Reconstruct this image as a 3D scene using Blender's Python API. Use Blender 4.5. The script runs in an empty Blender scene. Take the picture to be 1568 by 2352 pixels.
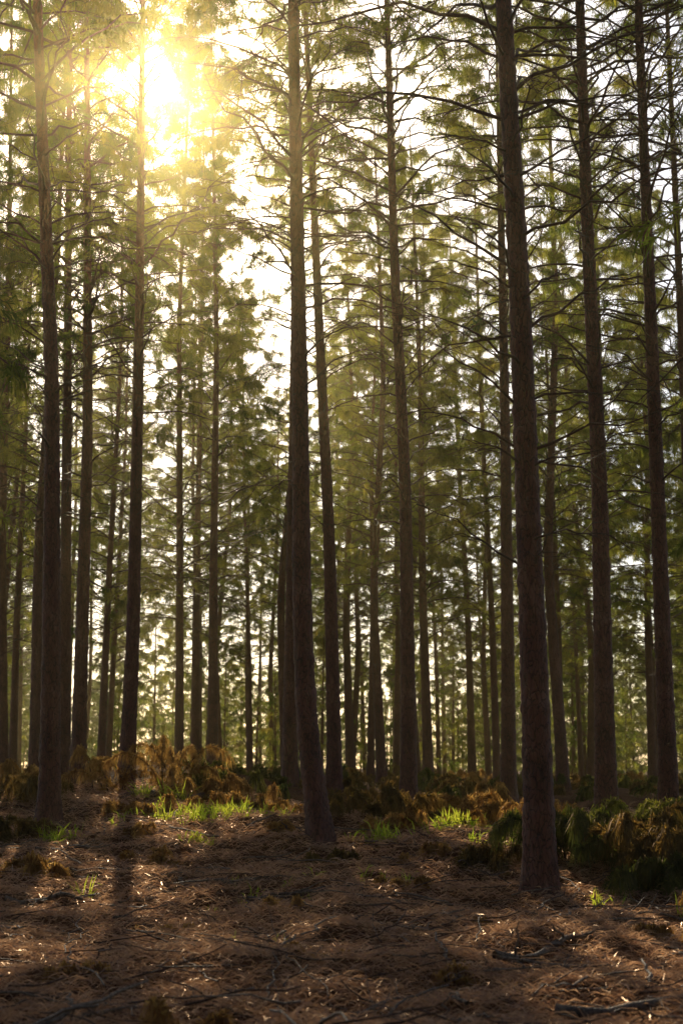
import bpy, math, numpy as np
from mathutils import Matrix, Vector, Euler
R = np.random.default_rng(7)
scene = bpy.context.scene

# ------------------------------------------------------------------ helpers
SUN_EL = math.radians(26.9)
SUN_AZ = math.radians(-8.2)         # from +Y towards -X
SUN = np.array([math.sin(SUN_AZ)*math.cos(SUN_EL), math.cos(SUN_AZ)*math.cos(SUN_EL), math.sin(SUN_EL)])

def link(o, parent=None):
    scene.collection.objects.link(o)
    if parent is not None: o.parent = parent
    return o

def mesh_np(name, V, quads=None, tris=None, mats=(), qm=None, tm=None, smooth=False):
    me = bpy.data.meshes.new(name)
    V = np.asarray(V, dtype=np.float32)
    nq = 0 if quads is None else len(quads); nt = 0 if tris is None else len(tris)
    me.vertices.add(len(V)); me.vertices.foreach_set("co", V.ravel())
    me.loops.add(nq*4+nt*3); me.polygons.add(nq+nt)
    li=[]; ls=[]; mi=[]
    if nq:
        li.append(np.asarray(quads).ravel()); ls.append(np.arange(nq)*4)
        mi.append(np.zeros(nq,int) if qm is None else qm)
    if nt:
        li.append(np.asarray(tris).ravel()); ls.append(nq*4+np.arange(nt)*3)
        mi.append(np.zeros(nt,int) if tm is None else tm)
    me.loops.foreach_set("vertex_index", np.concatenate(li).astype(np.int32))
    me.polygons.foreach_set("loop_start", np.concatenate(ls).astype(np.int32))
    for m in mats: me.materials.append(m)
    me.polygons.foreach_set("material_index", np.concatenate(mi).astype(np.int32))
    if smooth: me.polygons.foreach_set("use_smooth", np.ones(nq+nt,bool))
    me.update(calc_edges=True); me.validate()
    return me

def norm(a): return a/np.maximum(np.linalg.norm(a,axis=-1,keepdims=True),1e-9)

def tubes(P, rad, sides=5):
    """P (N,K,3), rad (N,K) -> verts, quads"""
    P=np.asarray(P,float); N,K,_=P.shape
    T=np.empty_like(P); T[:,1:-1]=P[:,2:]-P[:,:-2]; T[:,0]=P[:,1]-P[:,0]; T[:,-1]=P[:,-1]-P[:,-2]
    T=norm(T)
    up=np.zeros_like(T); up[...,2]=1
    flat=np.abs(T[...,2])>0.9
    up[flat]=[1,0,0]
    up[:]=up[:,:1]
    A=norm(np.cross(T,up)); B=np.cross(T,A)
    ang=np.arange(sides)*2*np.pi/sides
    ring=(A[:,:,None]*np.cos(ang)[None,None,:,None]+B[:,:,None]*np.sin(ang)[None,None,:,None])
    V=P[:,:,None]+ring*np.asarray(rad)[:,:,None,None]
    idx=np.arange(N*K*sides).reshape(N,K,sides)
    nx=np.roll(idx,-1,axis=2)
    q=np.stack([idx[:,:-1],nx[:,:-1],nx[:,1:],idx[:,1:]],-1).reshape(-1,4)
    return V.reshape(-1,3), q

def blades(P, D, L, W, rng, droop=1.2, mid=0.5):
    """P start (M,3), D unit dir (M,3), L,W (M,) -> verts (M*5), quads, tris"""
    M=len(P)
    D=norm(D)
    S=norm(np.cross(D, rng.normal(size=(M,3))))*(W[:,None]*0.5)
    p1=P+D*(L*mid)[:,None]
    D2=norm(D+np.array([0,0,-1.0])*(droop if np.isscalar(droop) else droop[:,None]))
    p2=p1+D2*(L*(1-mid))[:,None]
    V=np.stack([P-S*.6,P+S*.6,p1+S,p1-S,p2],1).reshape(-1,3)
    b=np.arange(M)*5
    q=np.stack([b,b+1,b+2,b+3],1); t=np.stack([b+3,b+2,b+4],1)
    return V,q,t

class Acc:
    def __init__(s): s.V=[];s.q=[];s.t=[];s.qm=[];s.tm=[];s.n=0
    def add(s,V,q=None,t=None,m=0):
        s.V.append(V)
        if q is not None and len(q): s.q.append(q+s.n); s.qm.append(np.full(len(q),m))
        if t is not None and len(t): s.t.append(t+s.n); s.tm.append(np.full(len(t),m))
        s.n+=len(V)
    def mesh(s,name,mats,smooth=False):
        return mesh_np(name,np.concatenate(s.V),np.concatenate(s.q) if s.q else None,np.concatenate(s.t) if s.t else None,mats,
            np.concatenate(s.qm) if s.q else None,np.concatenate(s.tm) if s.t else None,smooth)

_tab=np.random.default_rng(3).random((256,256))
def vn(x,y):
    xi=np.floor(x).astype(int); yi=np.floor(y).astype(int); fx=x-xi; fy=y-yi
    fx=fx*fx*(3-2*fx); fy=fy*fy*(3-2*fy)
    a=_tab[xi&255,yi&255]; b=_tab[(xi+1)&255,yi&255]; c=_tab[xi&255,(yi+1)&255]; d=_tab[(xi+1)&255,(yi+1)&255]
    return (a*(1-fx)+b*fx)*(1-fy)+(c*(1-fx)+d*fx)*fy-0.5
def sm(a,b,v):
    t=np.clip((v-a)/(b-a),0,1); return t*t*(3-2*t)
def gz(x,y):
    x=np.asarray(x,float); y=np.asarray(y,float)
    h=0.55*sm(14,22,y)+0.42*sm(22,34,y)
    h=h+0.62*np.exp(-((x+3.6)/2.6)**2-((y-28)/3.2)**2)
    h=h-0.018*np.clip(x,-3,12)*sm(18,30,y)
    h=h+0.28*np.exp(-((x+.3)/1.6)**2-((y-21.5)/1.6)**2)*0.5
    h=h+0.22*vn(x*.45+9,y*.45)+0.15*vn(x*1.3,y*1.3+4)+0.12*vn(x*2.7,y*2.7)+0.08*vn(x*6.3,y*6.3)+.04*vn(x*12,y*12)
    h=h+0.16*np.exp(-((x-2.35)/.6)**2-((y-15.6)/.5)**2)
    return h

# ------------------------------------------------------------------ materials
def mat(name):
    m=bpy.data.materials.new(name); m.use_nodes=True
    nt=m.node_tree; nt.nodes.clear()
    out=nt.nodes.new("ShaderNodeOutputMaterial")
    return m,nt,out
def N(nt,t,**k):
    n=nt.nodes.new(t)
    for a,b in k.items(): setattr(n,a,b)
    return n
def ramp(nt,fac,stops):
    r=N(nt,"ShaderNodeValToRGB")
    e=r.color_ramp.elements
    e[0].position=stops[0][0]; e[0].color=(*stops[0][1],1)
    e[1].position=stops[-1][0]; e[1].color=(*stops[-1][1],1)
    for p,c in stops[1:-1]:
        x=e.new(p); x.color=(*c,1)
    nt.links.new(fac,r.inputs[0]); return r.outputs[0]
def noise(nt,vec,scale,detail=4,rough=.6):
    n=N(nt,"ShaderNodeTexNoise"); n.inputs["Scale"].default_value=scale; n.inputs["Detail"].default_value=detail; n.inputs["Roughness"].default_value=rough
    if vec is not None: nt.links.new(vec,n.inputs["Vector"])
    return n.outputs["Fac"]

def leaf_mat(name,stops,trans,nscale=1.2,tmix=.5,gloss=.04,rough=.45):
    m,nt,out=mat(name)
    geo=N(nt,"ShaderNodeNewGeometry")
    f=noise(nt,geo.outputs["Position"],nscale,3,.7)
    c=ramp(nt,f,stops)
    c2=ramp(nt,f,trans)
    d=N(nt,"ShaderNodeBsdfDiffuse"); t=N(nt,"ShaderNodeBsdfTranslucent")
    nt.links.new(c,d.inputs[0]); nt.links.new(c2,t.inputs[0])
    a=N(nt,"ShaderNodeMixShader"); a.inputs[0].default_value=tmix
    nt.links.new(d.outputs[0],a.inputs[1]); nt.links.new(t.outputs[0],a.inputs[2])
    if gloss<=0:
        nt.links.new(a.outputs[0],out.inputs[0]); return m
    g=N(nt,"ShaderNodeBsdfGlossy"); g.inputs["Roughness"].default_value=rough; g.inputs["Color"].default_value=(.9,.66,.48,1)
    b=N(nt,"ShaderNodeMixShader"); b.inputs[0].default_value=gloss
    nt.links.new(a.outputs[0],b.inputs[1]); nt.links.new(g.outputs[0],b.inputs[2])
    nt.links.new(b.outputs[0],out.inputs[0])
    return m
M_needle=leaf_mat("pine_needles_green",[(.35,(.022,.042,.022)),(.6,(.05,.066,.02))],[(.3,(.06,.12,.045)),(.46,(.27,.33,.04)),(.6,(.66,.60,.08)),(.78,(.48,.25,.06))],.6,.55,0)
M_young=leaf_mat("young_pine_needles",[(.35,(.04,.065,.03)),(.6,(.09,.10,.045))],[(.3,(.16,.23,.07)),(.65,(.6,.58,.2))],.3,.6,0)
M_brown=leaf_mat("dead_needles",[(.35,(.07,.03,.012)),(.65,(.17,.08,.03))],[(.35,(.38,.17,.035)),(.65,(.9,.53,.13))],3,.6,.03)
M_heap=leaf_mat("wilting_needles",[(.35,(.024,.022,.01)),(.65,(.07,.045,.016))],[(.35,(.14,.1,.02)),(.65,(.5,.27,.06))],3,.52,.03)
M_green=leaf_mat("cut_green_needles",[(.35,(.014,.026,.010)),(.65,(.036,.044,.014))],[(.35,(.07,.11,.015)),(.65,(.34,.3,.035))],2,.48,.03)
M_litter=leaf_mat("needle_litter",[(.3,(.09,.034,.017)),(.7,(.34,.155,.08))],[(.3,(.32,.13,.06)),(.7,(.88,.52,.28))],9,.6,.12,.3)
M_grass=leaf_mat("grass_blades",[(.35,(.05,.09,.015)),(.65,(.1,.14,.025))],[(.35,(.42,.54,.03)),(.65,(.82,.8,.08))],4,.7,.03)

def bark_mat(name,cols,scale=1.0,bump=.5):
    m,nt,out=mat(name)
    tc=N(nt,"ShaderNodeTexCoord"); mp=N(nt,"ShaderNodeMapping"); mp.inputs["Scale"].default_value=(1,1,.33)
    nt.links.new(tc.outputs["Object"],mp.inputs[0])
    v=N(nt,"ShaderNodeTexVoronoi",feature='DISTANCE_TO_EDGE'); v.inputs["Scale"].default_value=22*scale
    dist=N(nt,"ShaderNodeTexNoise"); dist.inputs["Scale"].default_value=9*scale; dist.inputs["Detail"].default_value=5
    nt.links.new(mp.outputs[0],dist.inputs["Vector"])
    mx=N(nt,"ShaderNodeMixRGB",blend_type='ADD'); mx.inputs[0].default_value=.12
    nt.links.new(mp.outputs[0],mx.inputs[1]); nt.links.new(dist.outputs["Color"],mx.inputs[2]); nt.links.new(mx.outputs[0],v.inputs["Vector"])
    f=noise(nt,mp.outputs[0],14*scale,8,.7)
    big=noise(nt,tc.outputs["Object"],1.1,3,.5)
    add=N(nt,"ShaderNodeMath",operation='MULTIPLY_ADD'); add.inputs[1].default_value=.55
    nt.links.new(big,add.inputs[0])
    h=N(nt,"ShaderNodeMath",operation='MULTIPLY'); h.inputs[1].default_value=.5; nt.links.new(f,h.inputs[0]); nt.links.new(h.outputs[0],add.inputs[2])
    col=ramp(nt,add.outputs[0],cols)
    edge=ramp(nt,v.outputs["Distance"],[(0,(.3,.3,.3)),(.09,(1,1,1))])
    mul=N(nt,"ShaderNodeMixRGB",blend_type='MULTIPLY'); mul.inputs[0].default_value=1
    nt.links.new(col,mul.inputs[1]); nt.links.new(edge,mul.inputs[2])
    hh=N(nt,"ShaderNodeMath",operation='MULTIPLY_ADD'); hh.inputs[1].default_value=.5
    nt.links.new(f,hh.inputs[0])
    eb=N(nt,"ShaderNodeMath",operation='MINIMUM'); eb.inputs[1].default_value=.12; nt.links.new(v.outputs["Distance"],eb.inputs[0])
    eb2=N(nt,"ShaderNodeMath",operation='MULTIPLY'); eb2.inputs[1].default_value=5; nt.links.new(eb.outputs[0],eb2.inputs[0])
    nt.links.new(eb2.outputs[0],hh.inputs[2])
    bp=N(nt,"ShaderNodeBump"); bp.inputs["Strength"].default_value=bump; bp.inputs["Distance"].default_value=.03
    nt.links.new(hh.outputs[0],bp.inputs["Height"])
    b=N(nt,"ShaderNodeBsdfPrincipled"); b.inputs["Roughness"].default_value=.65; b.inputs["Specular IOR Level"].default_value=.3
    nt.links.new(mul.outputs[0],b.inputs["Base Color"]); nt.links.new(bp.outputs[0],b.inputs["Normal"])
    nt.links.new(b.outputs[0],out.inputs[0]); return m
M_bark=bark_mat("pine_bark",[(.35,(.075,.026,.017)),(.55,(.17,.055,.032)),(.7,(.25,.11,.07))],1,.9)
M_twig=bark_mat("dead_branch_bark",[(.35,(.05,.022,.014)),(.7,(.14,.06,.033))],1.5,.3)
M_log=bark_mat("fallen_wood",[(.35,(.08,.045,.03)),(.7,(.32,.21,.14))],1.2,.5)

def ground_mat():
    m,nt,out=mat("forest_floor")
    geo=N(nt,"ShaderNodeNewGeometry"); P=geo.outputs["Position"]
    a=noise(nt,P,1.3,6,.65); b=noise(nt,P,38,8,.75)
    mp=N(nt,"ShaderNodeMapping"); mp.inputs["Scale"].default_value=(14,90,40); mp.inputs["Rotation"].default_value=(0,0,.7); nt.links.new(P,mp.inputs[0])
    mp2=N(nt,"ShaderNodeMapping"); mp2.inputs["Scale"].default_value=(90,16,40); mp2.inputs["Rotation"].default_value=(0,0,.4); nt.links.new(P,mp2.inputs[0])
    c1=noise(nt,mp.outputs[0],1,4,.6); c2=noise(nt,mp2.outputs[0],1,4,.6)
    mx=N(nt,"ShaderNodeMath",operation='MAXIMUM'); nt.links.new(c1,mx.inputs[0]); nt.links.new(c2,mx.inputs[1])
    s=N(nt,"ShaderNodeMath",operation='MULTIPLY_ADD'); s.inputs[1].default_value=.5; nt.links.new(mx.outputs[0],s.inputs[0])
    s2=N(nt,"ShaderNodeMath",operation='MULTIPLY'); s2.inputs[1].default_value=.5; nt.links.new(b,s2.inputs[0]); nt.links.new(s2.outputs[0],s.inputs[2])
    col=ramp(nt,s.outputs[0],[(.38,(.038,.014,.007)),(.52,(.13,.053,.026)),(.68,(.38,.19,.1))])
    col2=ramp(nt,a,[(.35,(.55,.48,.42)),(.65,(1.1,1.0,.9))])
    mul=N(nt,"ShaderNodeMixRGB",blend_type='MULTIPLY'); mul.inputs[0].default_value=1
    nt.links.new(col,mul.inputs[1]); nt.links.new(col2,mul.inputs[2])
    bp=N(nt,"ShaderNodeBump"); bp.inputs["Strength"].default_value=1; bp.inputs["Distance"].default_value=.04; nt.links.new(s.outputs[0],bp.inputs["Height"])
    p=N(nt,"ShaderNodeBsdfPrincipled"); p.inputs["Roughness"].default_value=.9; p.inputs["Specular IOR Level"].default_value=.06
    nt.links.new(mul.outputs[0],p.inputs["Base Color"]); nt.links.new(bp.outputs[0],p.inputs["Normal"]); nt.links.new(p.outputs[0],out.inputs[0])
    return m
M_ground=ground_mat()

# ------------------------------------------------------------------ ground
def axis(fine0,fine1,step,lo,hi,g=1.12):
    a=list(np.arange(fine0,fine1,step)); s=step; v=a[-1]
    while v<hi: s*=g; v+=s; a.append(v)
    s=step; v=a[0]
    b=[]
    while v>lo: s*=g; v-=s; b.append(v)
    return np.array(b[::-1]+a)
xs=axis(-6,6,.045,-900,900,1.08); ys=axis(6,27,.06,-300,1500,1.06)
X,Y=np.meshgrid(xs,ys,indexing='ij'); Z=gz(X,Y)
V=np.stack([X,Y,Z],-1).reshape(-1,3); nx,ny=X.shape
I=np.arange(nx*ny).reshape(nx,ny)
Q=np.stack([I[:-1,:-1],I[1:,:-1],I[1:,1:],I[:-1,1:]],-1).reshape(-1,4)
link(bpy.data.objects.new("ground",mesh_np("ground",V,Q,None,[M_ground],smooth=True)))

# ------------------------------------------------------------------ pines
def spline(pts):
    pts=sorted(pts); z=np.array([p[0] for p in pts]); x=np.array([p[1] for p in pts]); y=np.array([p[2] for p in pts])
    zz=np.linspace(z[0],z[-1],240)
    def f(v):
        xx=np.interp(zz,z,x); yy=np.interp(zz,z,y)
        k=np.ones(21)/21
        xp=np.convolve(np.pad(xx,10,'edge'),k,'valid'); yp=np.convolve(np.pad(yy,10,'edge'),k,'valid')
        return np.interp(v,zz,xp),np.interp(v,zz,yp)
    return f

def trunk_geo(f,H,r0,rng,sides,dz,flare=.32,z0=-.5):
    z=np.arange(z0,H,dz); z=np.append(z,H)
    cx,cy=f(z)
    r=r0*.92*(1-(np.clip(z,0,H)/H)**1.0*.9)+r0*flare*np.exp(-np.clip(z,0,9)/.28)+r0*.12*np.exp(-np.clip(z,0,9)/1.2)
    wh=np.arange(.9,H,.52)+rng.normal(0,.08,len(np.arange(.9,H,.52)))
    for w in wh: r=r+r0*.07*np.exp(-((z-w)/.055)**2)*(1 if dz<.12 else 0)
    ang=np.arange(sides)*2*np.pi/sides
    rr=r[:,None]*(1+.03*rng.normal(size=(len(z),sides))*(sides>12)+.05*np.sin(ang*3+rng.random()*6)[None,:]*np.exp(-np.clip(z,0,9)/.8)[:,None]*3)
    px=cx[:,None]+rr*np.cos(ang); py=cy[:,None]+rr*np.sin(ang)
    V=np.stack([px,py,np.repeat(z[:,None],sides,1)],-1).reshape(-1,3)
    I=np.arange(len(z)*sides).reshape(len(z),sides); J=np.roll(I,-1,1)
    Q=np.stack([I[:-1],J[:-1],J[1:],I[1:]],-1).reshape(-1,4)
    return V,Q

def branches_geo(f,H,r0,rng,zdead,zcrown,LOD=1.0,Lmax=2.9,nbl=12,bw=.022,step=.46,ntw=9,deadlen=1.0,foliage=1.0,bl=(.22,.42)):
    z=zdead; base=[];el=[];L=[];az=[];dead=[]
    while z<H-.25:
        n=rng.integers(3,6); a0=rng.random()*6.28
        for k in range(n):
            zz=z+rng.normal(0,.05)
            isd = zz<zcrown+rng.normal(0,.8)
            if zz<zcrown:
                t=(zz-zdead)/max(zcrown-zdead,.1)
                if rng.random()> .3+.75*t: 
                    l=rng.uniform(.06,.4); 
                else: l=rng.uniform(.8,1)*(1.5+1.5*t)*deadlen*rng.uniform(.6,1.2)
                e=rng.uniform(.1,.75)
            else:
                t=(zz-zcrown)/(H-zcrown); l=(Lmax*(1-t)**.75+.35)*rng.uniform(.6,1.15); e=rng.uniform(.25,.6)+.45*t
            base.append(zz);el.append(e);L.append(l);az.append(a0+k*6.283/n+rng.normal(0,.3));dead.append(isd)
        z+=step*rng.uniform(.7,1.3)
    base=np.array(base);el=np.array(el);L=np.array(L);az=np.array(az);dead=np.array(dead)
    n=len(base); K=8; s=np.linspace(0,1,K)
    cx,cy=f(base)
    hx=np.cos(az);hy=np.sin(az)
    curl=rng.normal(0,.16,n)
    hor=s[None]*(L*np.cos(el))[:,None]; lat=curl[:,None]*L[:,None]*s[None]**2
    ver=s[None]*(L*np.sin(el))[:,None]-(L*rng.uniform(.05,.5,n))[:,None]*s[None]**2.2
    wig=rng.normal(0,.014,(n,K,3))*L[:,None,None]*(s>0)[None,:,None]
    P=np.stack([cx[:,None]+hx[:,None]*hor-hy[:,None]*lat, cy[:,None]+hy[:,None]*hor+hx[:,None]*lat, base[:,None]+ver],-1)+wig
    rb=np.clip(.006+.0075*L,.008,.03)
    rad=rb[:,None]*(1-.8*s[None])
    A=[tubes(P,rad,5 if LOD>=1 else 3)]
    m=np.where(L>.7,ntw,0); bi=np.repeat(np.arange(n),m)
    M=len(bi); ss=rng.uniform(.22,1,M); ss[::5]=1
    fi=ss*(K-1); i0=np.minimum(fi.astype(int),K-2); fr=(fi-i0)[:,None]
    p0=P[bi,i0]*(1-fr)+P[bi,i0+1]*fr; d=norm(P[bi,i0+1]-P[bi,i0])
    side=np.where(rng.random(M)>.5,1,-1)
    perp=np.stack([-hy[bi]*side,hx[bi]*side,rng.normal(0.1,.45,M)],-1)
    td=norm(d*rng.uniform(.5,1.3,M)[:,None]+perp*rng.uniform(.3,1.1,M)[:,None])
    tl=rng.uniform(.25,.85,M)*(1.15-.55*ss)*np.clip(L[bi]/2,.5,1.2)
    k=np.linspace(0,1,4)
    TP=p0[:,None]+td[:,None]*(tl[:,None]*k)[...,None]
    TP[...,2]-=(tl[:,None]*.22*k**2); TP+=rng.normal(0,.02,TP.shape)*(k>0)[None,:,None]
    A.append(tubes(TP,np.repeat((.0065*(1-.55*k))[None],M,0),3))
    g=~dead[bi]
    g&=rng.random(M)<foliage*np.clip(.4+ss,0,1)
    g&=(rng.random(n)<.86)[bi]
    tp=[];tdv=[]
    for u in (1.0,.67,.34):
        kk=int(round(u*3)); sel=g if u==1.0 else g&(rng.random(M)<.75)
        tp.append(TP[sel,kk]); tdv.append(td[sel])
    tp=np.concatenate(tp);tdv=np.concatenate(tdv)
    T=len(tp)
    if T:
        nb=int(nbl*1.3)
        B0=np.repeat(tp,nb,0); DD=np.repeat(tdv,nb,0)
        q=len(B0)
        B0=B0-DD*(rng.uniform(0,.2,q))[:,None]
        DD=DD*.65+rng.normal(0,.45,(q,3))
        bl_=blades(B0,DD,rng.uniform(bl[0],bl[1],q),bw*rng.uniform(.5,1.1,q),rng,droop=rng.uniform(.8,4.0,q),mid=.35)
    else: bl_=None
    return A,bl_

# openings in the canopy along which the low sun reaches the forest floor
holes=[]
def hole(p,d,r,spread=0.0): holes.append((np.array(p,float),np.array(d,float)/np.linalg.norm(d),r,spread))
for (x,y,r) in [(-2.4,24.0,1.7),(-3.3,26.5,1.5),(-1.5,24,1.2),(1.9,21.5,1.2),(-3.6,17.0,1.1),(-2.6,16.4,.75),(3.2,15.2,.8),(2.5,10.5,.8),(-2.6,11.8,.6),(3.6,12.5,.75),(-4.4,13.,.8),(2.6,24,1.0),(4.3,18.0,.5),(-.6,12.,.25)]:
    hole((x,y,float(gz(x,y))),SUN,r)
hole((0,0,1.5),SUN,.2,.012)
def in_holes(C):
    kill=np.zeros(len(C),bool)
    for p,d,r,sp in holes:
        w=C-p; al=w@d; dist=np.linalg.norm(w-al[:,None]*d,axis=1)
        kill|=(dist<r+sp*np.abs(al))&(al>0)
    return kill

def crown_mesh(name,bl,mats,Mw):
    V,q,t=bl
    C=V.reshape(-1,5,3)[:,2]
    Mn=np.array(Mw); Cw=C@Mn[:3,:3].T+Mn[:3,3]
    kill=in_holes(Cw)
    if not kill.any(): return None
    keep=np.where(~kill)[0]
    V2=V.reshape(-1,5,3)[keep].reshape(-1,3); b=np.arange(len(keep))*5
    if len(keep)==0: return False
    return mesh_np(name,V2,np.stack([b,b+1,b+2,b+3],1),np.stack([b+3,b+2,b+4],1),mats)
def thin_twigs(A,Mw,force=False):
    """A=[branches, twigs]; twig = 12 verts, 9 quads"""
    V,q=A[1]; C=V.reshape(-1,12,3).mean(1); Mn=np.array(Mw); kill=in_holes(C@Mn[:3,:3].T+Mn[:3,3])
    if not kill.any() and not force: return None
    keep=~kill
    V2=V.reshape(-1,12,3)[keep].reshape(-1,3); q2=(q.reshape(-1,9,4)[0][None]+(np.arange(keep.sum())*12)[:,None,None]).reshape(-1,4)
    return [A[0],(V2,q2)]

def empty(name,loc):
    e=bpy.data.objects.new(name,None); e.location=loc; e.empty_display_size=.5; scene.collection.objects.link(e); return e

def plain_mesh(name,parts,mats,smooth=True):
    a=Acc()
    for V,q in parts: a.add(V,q)
    return a.mesh(name,mats,smooth)

def hero_pine(x,y,r0,pts,H,zdead,zcrown,seed,**kw):
    """pts: (height above base, dx, dy) centre-line"""
    rng=np.random.default_rng(seed); z0=float(gz(x,y))
    e=empty("pine_tree",(x,y,z0))
    f=spline([(-.6,pts[0][1],0)]+list(pts))
    o=bpy.data.objects.new("trunk",plain_mesh("trunk",[trunk_geo(f,H,r0,rng,28,.045)],[M_bark])); link(o,e)
    A,bl=branches_geo(f,H,r0,rng,zdead,zcrown,**kw)
    Mw=Matrix.Translation((x,y,z0))
    A=thin_twigs(A,Mw,True)
    link(bpy.data.objects.new("branches",plain_mesh("branches",A,[M_twig])),e)
    me=crown_mesh("crown",bl,[M_needle],Mw)
    if me is None: me=mesh_np("crown",*bl,[M_needle])
    if me: link(bpy.data.objects.new("crown",me),e)

hero_pine(2.19,16.0,.18,[(0,0,0),(3.5,-.05,0),(7,-.10,0),(10.5,-.20,.1),(23,-.4,.2)],23,3.6,13.5,11,Lmax=2.8,step=.38,deadlen=1.2)
hero_pine(-.22,20.0,.165,[(0,.0,0),(.35,-.12,0),(1.2,-.24,0),(3.2,-.34,0),(6.5,-.38,0),(12.5,-.52,0),(23,-.8,0)],23,5,14,12)
hero_pine(-4.61,23.0,.175,[(0,0,0),(2,-.05,0),(7,-.2,0),(14,-.72,0),(24,-1.2,0)],24,5,12.5,13)
hero_pine(-.126,30.,.165,[(0,0,0),(5.5,-.14,0),(9.5,-.34,0),(17.8,-.71,0),(24,-1.,0)],24,5.5,13.5,14)
hero_pine(1.31,28.,.165,[(0,0,0),(6.3,-.03,0),(11,-.22,0),(16.8,-.34,0),(24,-.6,0)],24,5,13.5,15,step=.4,deadlen=1.1)
hero_pine(4.18,23.,.175,[(0,0,0),(5.5,.07,0),(10,.0,0),(14,0,0),(24,-.1,0)],24,4.5,14,16,step=.38,deadlen=1.15)
hero_pine(5.25,23.3,.16,[(0,0,0),(7,.02,0),(14,.02,0),(24,.1,0)],24,4.5,14,17,step=.4,deadlen=1.15)
hero_pine(-4.45,30.,.17,[(0,0,0),(3,.06,0),(9,.03,0),(16,-.07,0),(24,-.2,0)],24,5,10.5,18)
hero_pine(-5.64,31.,.175,[(0,0,0),(8,-.03,0),(16,-.3,0),(24,-.6,0)],24,5,10.,19)
hero_pine(-6.32,33.,.17,[(0,0,0),(10,-.25,0),(19,-.5,0),(25,-.7,0)],25,5,10.,20)
hero_pine(7.8,31.5,.16,[(0,0,0),(12,.02,0),(24,.0,0)],24,5,11,21)
hero_pine(-1.1,30.5,.17,[(0,0,0),(8,.06,0),(24,.1,0)],23,6,12.5,22)
hero_pine(3.52,30.5,.17,[(0,0,0),(8,.08,0),(24,.1,0)],23,5,11,23)

variants=[]
for i in range(7):
    rng=np.random.default_rng(100+i)
    H=rng.uniform(21,24)
    f=spline([(-.6,0,0),(0,0,0),(6,rng.normal(0,.16),rng.normal(0,.1)),(13,rng.normal(0,.35),rng.normal(0,.2)),(25,rng.normal(0,.5),0)])
    tr=plain_mesh("trunk",[trunk_geo(f,H,.115+.065*rng.random(),rng,14,.10)],[M_bark])
    A,bl=branches_geo(f,H,.16,rng,3.5,rng.uniform(5.,9.),LOD=.5,Lmax=2.7,nbl=12,bw=.022,ntw=9,step=.5,foliage=.93)
    variants.append((tr,plain_mesh("branches",A,[M_twig]),bl,mesh_np("crown",*bl,[M_needle]),A))
def stand_pine(x,y,v=None,s=None,name="pine_tree",lean=(0,0),parent=None):
    v=R.integers(7) if v is None else v; s=R.uniform(.85,1.1) if s is None else s
    tr,br,bl,cr,A=variants[v]
    z0=float(gz(x,y))
    rot=(Matrix.Rotation(lean[0]+R.normal(-.004,.014),4,'Y')@Matrix.Rotation(R.normal(0,.008),4,'X')@Matrix.Rotation(R.uniform(0,6.28),4,'Z'))
    Mw=Matrix.Translation((x,y,z0-.05))@rot@Matrix.Scale(s,4)
    e=bpy.data.objects.new(name,None); scene.collection.objects.link(e)
    if parent: e.parent=parent
    e.matrix_world=Mw
    A2=thin_twigs(A,Mw)
    if A2 is not None: br=plain_mesh("branches",A2,[M_twig])
    link(bpy.data.objects.new("trunk",tr),e); link(bpy.data.objects.new("branches",br),e)
    me=crown_mesh("crown",bl,[M_needle],Mw)
    if me is None: me=cr
    if me: link(bpy.data.objects.new("crown",me),e)
placed=[(2.19,16),(-.2,20),(-4.6,23),(0,30),(1.3,28),(4.2,23),(5.3,23),(-4.4,30),(-5.6,31),(-6.3,33),(7.8,31.5),(-1.1,30.5),(3.5,30.5)]
mid=[(-4.7,42),(-5.05,50),(-3.38,38),(-7.0,42),(-9.35,40),(-10.0,44),(-7.6,36),(-3.39,54),(-3.15,66),(.34,54),(.99,50),(1.17,42),(2.04,54),(2.65,44),(4.84,72),(5.42,60),(8.57,85),(5.38,50),(8.15,54),(11.6,70),(8.57,46),(11.6,54),
     (-9.5,30),(-9,24),(9.2,25),(10.5,33),(12,41),(-12.5,36),(-13,46),(-1.75,46),(6.3,41)]
for x,y in mid:
    stand_pine(x,y); placed.append((x,y))
for x,y in [(-6.5,15),(6.8,14),(-7.5,7),(7.2,6),(-3.5,-3),(3.2,-4),(-8,-2),(8.5,-3),(0,-9),(-5,-10),(5.5,-11),(11,18),(-11,17),(11.5,9),(-12,9),(12,0),(-12.5,0)]:  # out-of-view pines added beside and behind to darken the foreground
    stand_pine(x,y); placed.append((x,y))
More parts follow.
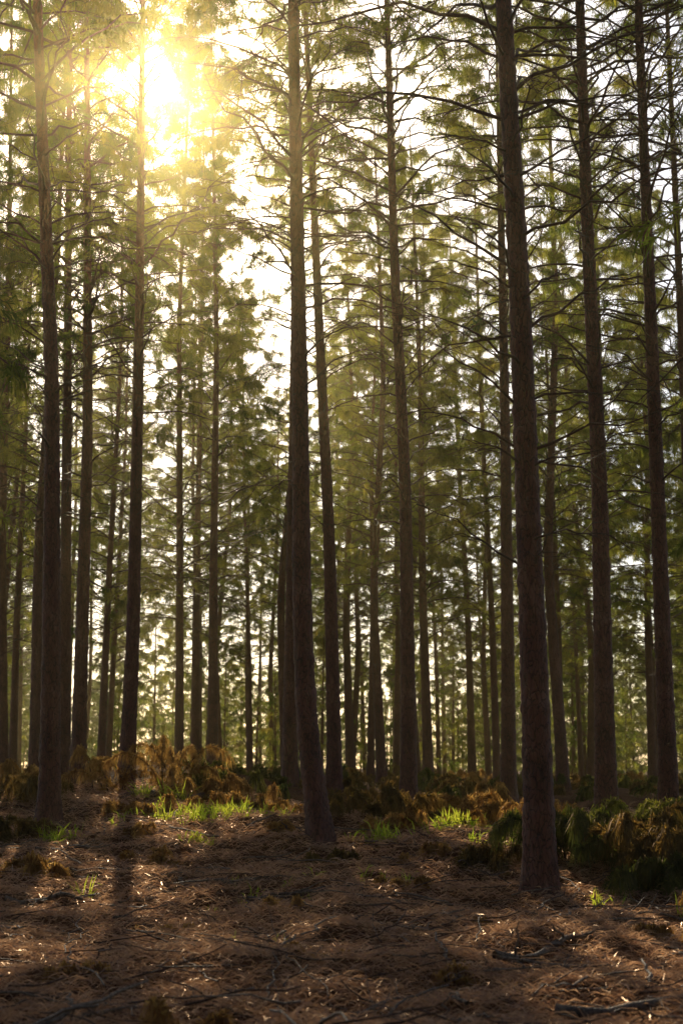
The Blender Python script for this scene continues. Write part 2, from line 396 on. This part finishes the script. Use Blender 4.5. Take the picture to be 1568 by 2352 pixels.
# stand continued behind the viewpoint, unseen pines added to block light from behind
back=empty("light_blocking_pines_behind",(0,0,0))
nb_=0
for k in range(600):
    y=R.uniform(-48,-7); x=R.uniform(-34,34)
    if min((x-a)**2+(y-b)**2 for a,b in placed)<3.4**2: continue
    placed.append((x,y)); stand_pine(x,y,name="unseen_blocker_pine",parent=back); nb_+=1
    if nb_>90: break
far=empty("distant_pine_trees",(0,0,0))
cnt=0
for k in range(6000):
    y=R.uniform(46,98); x=R.uniform(-.32*y-4,.32*y+4)
    if min((x-a)**2+(y-b)**2 for a,b in placed)<R.uniform(2.2,4.8)**2: continue
    if -.145*y<x<-.112*y: continue
    placed.append((x,y)); stand_pine(x,y,name="distant_pine",parent=far); cnt+=1
    if cnt>74: break
print("far pines",cnt)
def small_pines(seed,mt,bw,H0,H1,name,Lmax=2.4,nbl=6,foliage=1.0):
    out=[]
    for i in range(4):
        rng=np.random.default_rng(seed+i); H=rng.uniform(H0,H1)
        f=spline([(-.6,0,0),(0,0,0),(H+1,.1,.1)])
        tr=trunk_geo(f,H,.09,rng,8,.3)
        A,bl=branches_geo(f,H,.1,rng,.2,.4,LOD=.5,Lmax=Lmax,nbl=nbl,bw=bw,ntw=6,step=.5,bl=(.25,.5),foliage=foliage)
        a=Acc(); a.add(*tr,m=0)
        for V_,q_ in A: a.add(V_,q_,m=0)
        a.add(bl[0],bl[1],bl[2],m=1)
        out.append(a.mesh(name,[M_bark,mt]))
    return out
yv=small_pines(200,M_young,.06,9,13,"young_pine")
yg=empty("distant_young_pines",(0,0,0))
for k in range(150):
    y=R.uniform(102,165); x=R.uniform(-.36*y,.36*y)
    o=bpy.data.objects.new("young_pine",yv[R.integers(4)]); link(o,yg)
    s=R.uniform(.4,1.5); o.location=(x,y,float(gz(x,y))); o.scale=(s,s,s*R.uniform(.9,1.2)); o.rotation_euler=(0,0,R.uniform(0,6.28))
uv_=small_pines(240,M_needle,.045,6,11,"understorey_pine",1.7,6,.75)
ug=empty("understorey_pines",(0,0,0))
for k in range(66):
    y=R.uniform(60,102); x=R.uniform(-.3*y,.3*y)
    if min((x-a)**2+(y-b)**2 for a,b in placed)<1.2**2: continue
    o=bpy.data.objects.new("understorey_pine",uv_[R.integers(4)]); link(o,ug)
    s=R.uniform(.5,1.25); o.location=(x,y,float(gz(x,y))); o.scale=(s,s,s*R.uniform(.9,1.2)); o.rotation_euler=(0,0,R.uniform(0,6.28))

# ------------------------------------------------------------------ forest floor cover
def scatter(n,y0,y1,half=.30,extra=2.0,rng=R):
    y=y0+(y1-y0)*rng.random(n)**1.25; x=rng.uniform(-1,1,n)*(half*y+extra); return x,y
n=210000
x,y=scatter(n,6.5,27); z=gz(x,y)+R.uniform(0,.03,n)
az=R.uniform(0,6.28,n)+vn(x*2,y*2)*3
D=np.stack([np.cos(az),np.sin(az),R.uniform(.0,.8,n)],-1)
L=R.uniform(.08,.26,n); W=R.uniform(.004,.009,n)*(.6+y/22)
V,q,t=blades(np.stack([x,y,z],-1),D,L,W,R,droop=.6)
link(bpy.data.objects.new("pine_needle_litter",mesh_np("needle_litter",V,q,t,[M_litter])))

def sticks(n,y0,y1,L0,L1,r0,r1,matl,name,lift=.02,seed=1):
    rng=np.random.default_rng(seed); x,y=scatter(n,y0,y1,rng=rng); K=7; s=np.linspace(-.5,.5,K)
    az=rng.uniform(0,6.28,n); L=rng.uniform(L0,L1,n)
    px=x[:,None]+np.cos(az)[:,None]*s*L[:,None]+rng.normal(0,.02,(n,K)); py=y[:,None]+np.sin(az)[:,None]*s*L[:,None]+rng.normal(0,.02,(n,K))
    pz=gz(px,py)*.4+gz(x,y)[:,None]*.6+lift+.02+rng.uniform(-.01,.16,n)[:,None]*(s+.5)
    r=rng.uniform(r0,r1,n)[:,None]*(1-.5*(s+.5))[None]
    V,q=tubes(np.stack([px,py,pz],-1),r,5)
    link(bpy.data.objects.new(name,mesh_np(name,V,q,None,[matl],smooth=True)))
sticks(1000,6.5,28,.2,1.0,.004,.010,M_twig,"fallen_twigs",.015,1)
sticks(260,6.5,28,.3,1.2,.008,.018,M_log,"fallen_sticks",.02,2)

def fallen_branch(x,y,az,L,r,seed,nt=6,matl=None,lift=.03):
    rng=np.random.default_rng(seed); K=12; s=np.linspace(-.5,.5,K)
    px=x+math.cos(az)*s*L-math.sin(az)*.08*L*np.sin(s*4)+rng.normal(0,.008*L,K); py=y+math.sin(az)*s*L+math.cos(az)*.08*L*np.sin(s*4)+rng.normal(0,.008*L,K)
    pz=gz(px,py)*.5+np.mean(gz(px,py))*.5+lift+r+.02*np.sin(s*7)
    P=np.stack([px,py,pz],-1)
    rr=r*(1-.6*(s+.5)); rr[0]*=.9
    a=Acc(); a.add(*tubes(P[None],rr[None],9))
    for k in range(nt):
        i=rng.integers(2,K-1); d=norm(np.array([math.cos(az+rng.choice([-1,1])*rng.uniform(.4,1.1)),math.sin(az+rng.choice([-1,1])*.8),rng.uniform(0,.5)]))
        l=rng.uniform(.15,.5); kk=np.linspace(0,1,5)
        T=P[i]+d*(l*kk)[:,None]+rng.normal(0,.01,(5,3))
        a.add(*tubes(T[None],(r*.35*(1-.7*kk))[None],5))
    link(bpy.data.objects.new("fallen_branch",a.mesh("fallen_branch",[matl or M_log],True)))
fallen_branch(-.45,16.2,.35,1.3,.035,1)
fallen_branch(1.6,11.6,.6,1.2,.035,2)
fallen_branch(2.2,9.2,.05,1.9,.045,3,2)
fallen_branch(-3.2,15.8,.1,.8,.04,4)
fallen_branch(2.6,14.4,-.5,1.6,.025,5)
fallen_branch(-.5,12.3,1.2,1.0,.015,6)
fallen_branch(-2.6,25.2,.05,1.4,.075,7,2)
fallen_branch(-1.0,17.0,-.2,1.1,.02,8)
fallen_branch(.6,13.2,-.4,.6,.03,9)
fallen_branch(-1.5,8.9,.3,.9,.02,10)
fallen_branch(.3,9.1,.9,1.0,.014,11)
fallen_branch(1.9,21.3,-.1,1.3,.03,12)
fallen_branch(-3.6,19.3,.1,.9,.03,13)

def brush_geo(a,x,y,w,d,h,n,seed,nb=26,bl=.32,bw=.013):
    rng=np.random.default_rng(seed)
    bx=x+rng.normal(0,w*.5,n); by=y+rng.normal(0,d*.5,n); az=rng.uniform(0,6.28,n); K=9; s=np.linspace(0,1,K)
    l=h*rng.uniform(.6,1.3,n); hh=h*rng.uniform(.45,1,n)
    P=np.stack([bx[:,None]+np.cos(az)[:,None]*(s*l[:,None]),by[:,None]+np.sin(az)[:,None]*(s*l[:,None]),
        gz(bx,by)[:,None]-.03+hh[:,None]*np.sin(np.clip(s*2.3,0,3.14))[None]**.8],-1)+rng.normal(0,.012,(n,K,3))
    a.add(*tubes(P,np.repeat((.012*(1-.7*s))[None],n,0),4),m=0)
    pts=P[:,1:].reshape(-1,3); T=norm(P[:,1:]-P[:,:-1]).reshape(-1,3)
    B=np.repeat(pts,nb,0); D=np.repeat(T,nb,0); q=len(B)
    B=B-D*(rng.uniform(0,.1,q)*h)[:,None]; D=D*.9+rng.normal(0,.5,(q,3))
    V,qq,t=blades(B,D,bl*rng.uniform(.5,1.1,q),bw*rng.uniform(.6,1.3,q),rng,droop=rng.uniform(1.2,3.5,q),mid=.3)
    a.add(V,qq,t,m=1)
def brush(name,x,y,w,d,h,n,matl,seed,nb=26,bl=.32,bw=.013):
    a=Acc(); brush_geo(a,x,y,w,d,h,n,seed,nb,bl,bw)
    link(bpy.data.objects.new(name,a.mesh(name,[M_twig,matl])))
brush("dead_pine_brush",-3.05,25.8,.25,.25,1.1,8,M_brown,1,40)
brush("dead_pine_brush",-4.1,26.0,.3,.3,.8,7,M_brown,2,34)
brush("dead_pine_brush",-2.0,25.4,.8,.5,.42,18,M_brown,3)
brush("dead_pine_brush",-1.4,24.4,.6,.5,.35,12,M_brown,4)
brush("dead_pine_brush",-3.2,23.6,.8,.5,.25,10,M_brown,5)
brush("dead_pine_brush",.6,23.2,.7,.5,.55,20,M_heap,6)
brush("dead_pine_brush",2.3,24.0,.9,.6,.6,24,M_brown,7)
brush("dead_pine_brush",1.2,21.0,.6,.4,.3,10,M_brown,21)
brush("dead_pine_brush",.2,22.,.6,.4,.35,12,M_heap,22)
brush("dead_pine_brush",3.1,22.5,.5,.5,.5,12,M_brown,23)
brush("dead_pine_brush",-5.4,25,.8,.5,.5,14,M_heap,24)
brush("pine_slash_heap",3.15,18.0,.6,.5,.75,24,M_green,8,44,.36)
brush("pine_slash_heap",4.1,17.4,.7,.6,.75,28,M_heap,9,44,.38)
brush("pine_slash_heap",5.2,18.6,.8,.6,.85,26,M_green,10,40,.36)
brush("pine_slash_heap",3.6,16.4,.4,.3,.45,12,M_green,19,40,.36)
brush("dead_pine_brush",1.75,17.8,.4,.4,.3,9,M_heap,11)
brush("dead_pine_brush",-4.9,20.8,.6,.5,.4,12,M_heap,12)
brush("dead_pine_brush",-.9,8.6,.14,.08,.24,5,M_brown,13,40,.25,.008)
brush("dead_pine_brush",3.9,14.6,.4,.3,.35,10,M_brown,16,36)
brush("dead_pine_brush",-3.6,17.6,.4,.3,.2,8,M_brown,17,30)
brush("dead_pine_brush",-.1,18.3,.3,.3,.2,7,M_heap,18,30)
for i,(x,y,h) in enumerate([(-.6,14.9,.14),(.7,16.4,.16),(-2.3,18.8,.2),(-1.7,14.2,.1),(1.2,13.6,.1),(-3.3,13.6,.12),(-.2,11.4,.1),(2.9,12.6,.12),(-1.9,10.6,.09),(1.1,18.6,.16),(-2.9,20.6,.2),(.9,10.2,.08),(-.9,20.6,.2)]):
    brush("dead_needle_tuft",x,y,.3,.2,h,6,M_brown,40+i,24,.22,.009)
for nm,ml,sd,cn in (("undergrowth",M_heap,1,60),("green_undergrowth",M_green,3,70),("bracken_undergrowth",M_brown,2,36)):
    a=Acc(); rng=np.random.default_rng(sd)
    for k in range(cn):
        y=27+85*rng.random()**1.2; x=rng.uniform(-.26*y,.26*y)
        brush_geo(a,x,y,1.2,1.,rng.uniform(.2,.6),rng.integers(4,11),900+k+sd*100,nb=14,bl=.4,bw=.03)
    link(bpy.data.objects.new(nm,a.mesh(nm,[M_twig,ml])))

def grass(x,y,w,d,n,h,seed,bw=.014):
    rng=np.random.default_rng(seed); nt=max(n//9,1)
    tx=x+rng.normal(0,w*.5,nt);ty=y+rng.normal(0,d*.5,nt)
    i=rng.integers(0,nt,n); bx=tx[i]+rng.normal(0,.035,n);by=ty[i]+rng.normal(0,.035,n)
    D=np.stack([rng.normal(0,.45,n),rng.normal(0,.45,n),np.ones(n)],-1)
    V,q,t=blades(np.stack([bx,by,gz(bx,by)-.02],-1),D,h*rng.uniform(.4,1.2,n),bw*rng.uniform(.6,1.3,n),rng,droop=rng.uniform(.2,1.3,n),mid=.6)
    link(bpy.data.objects.new("grass",mesh_np("grass",V,q,t,[M_grass])))
for i,(x,y,w,d,n,h,b) in enumerate([(-3.35,25.2,.3,.3,60,.4,.02),(-2.75,25.0,.3,.3,70,.45,.02),(-2.4,22.9,.9,.9,460,.28,.02),(-1.9,22.0,.5,.6,260,.28,.02),(-4.0,20.5,.4,.3,110,.36,.018),
    (1.75,20.8,.4,.5,300,.32,.024),(.7,20.,.5,.3,120,.35,.016),(-2.85,16.4,.1,.1,14,.4,.014),(-3.75,15.3,.15,.1,20,.28,.014),(2.8,15.4,.2,.15,40,.24,.012),(-2.0,20.0,.4,.3,80,.22,.016),
    (3.3,14.3,.1,.1,12,.25,.012),(-1.0,16.2,1,.6,80,.16,.01),(.4,17.0,.6,.4,70,.2,.01),(4.2,15.,.3,.2,60,.3,.014),(-1.2,13.,.8,.6,50,.14,.008),(2.1,19.4,.3,.3,50,.3,.014),(-1.2,21.8,.5,.3,90,.25,.016),(2.6,20.5,.3,.3,50,.25,.016)]):
    grass(x,y,w,d,n,h,300+i,b)

# ------------------------------------------------------------------ golden scatter volume added for the sun's glow and veil
m,nt,out=mat("haze")
vs=N(nt,"ShaderNodeVolumeScatter"); vs.inputs["Color"].default_value=(1,.88,.55,1); vs.inputs["Density"].default_value=.0007; vs.inputs["Anisotropy"].default_value=.93
v2=N(nt,"ShaderNodeVolumeScatter"); v2.inputs["Color"].default_value=(1,.74,.24,1); v2.inputs["Density"].default_value=.0008; v2.inputs["Anisotropy"].default_value=.86
ad=N(nt,"ShaderNodeAddShader"); nt.links.new(vs.outputs[0],ad.inputs[0]); nt.links.new(v2.outputs[0],ad.inputs[1])
nt.links.new(ad.outputs[0],out.inputs["Volume"])
bx=np.array([[a,b,c] for a in (-60,60) for b in (-30,90) for c in (-3,34)],float)
hz=bpy.data.objects.new("haze",mesh_np("haze",bx,np.array([[0,1,3,2],[4,6,7,5],[0,4,5,1],[2,3,7,6],[0,2,6,4],[1,5,7,3]]),None,[m])); link(hz)

# ------------------------------------------------------------------ sky and sun
w=bpy.data.worlds.new("World"); scene.world=w; w.use_nodes=True; nt=w.node_tree; nt.nodes.clear()
sky=N(nt,"ShaderNodeTexSky",sky_type='NISHITA'); sky.sun_disc=False; sky.sun_elevation=SUN_EL; sky.sun_rotation=SUN_AZ
sky.dust_density=1.5; sky.air_density=1
bg=N(nt,"ShaderNodeBackground"); bg.inputs[1].default_value=.13; o=N(nt,"ShaderNodeOutputWorld")
nt.links.new(sky.outputs[0],bg.inputs[0]); nt.links.new(bg.outputs[0],o.inputs[0])
sl=bpy.data.lights.new("sun","SUN"); sl.energy=5; sl.angle=math.radians(.53); sl.color=(1,.86,.6)
so=bpy.data.objects.new("sun",sl); link(so); so.rotation_euler=Vector(SUN).to_track_quat('Z','Y').to_euler(); so.location=(-10,70,40)

# ------------------------------------------------------------------ camera
cam=bpy.data.cameras.new("camera"); co=bpy.data.objects.new("camera",cam); link(co)
cam.sensor_fit='VERTICAL'; cam.sensor_height=36; cam.sensor_width=24; cam.lens=50; cam.clip_end=3000; cam.clip_start=.1
cam.dof.use_dof=True; cam.dof.focus_distance=19; cam.dof.aperture_fstop=2.2
co.location=(0,0,1.5); co.rotation_euler=(math.radians(90+10.2),0,0)
scene.camera=co
scene.view_settings.view_transform='Standard'; scene.view_settings.look='None'; scene.view_settings.exposure=0
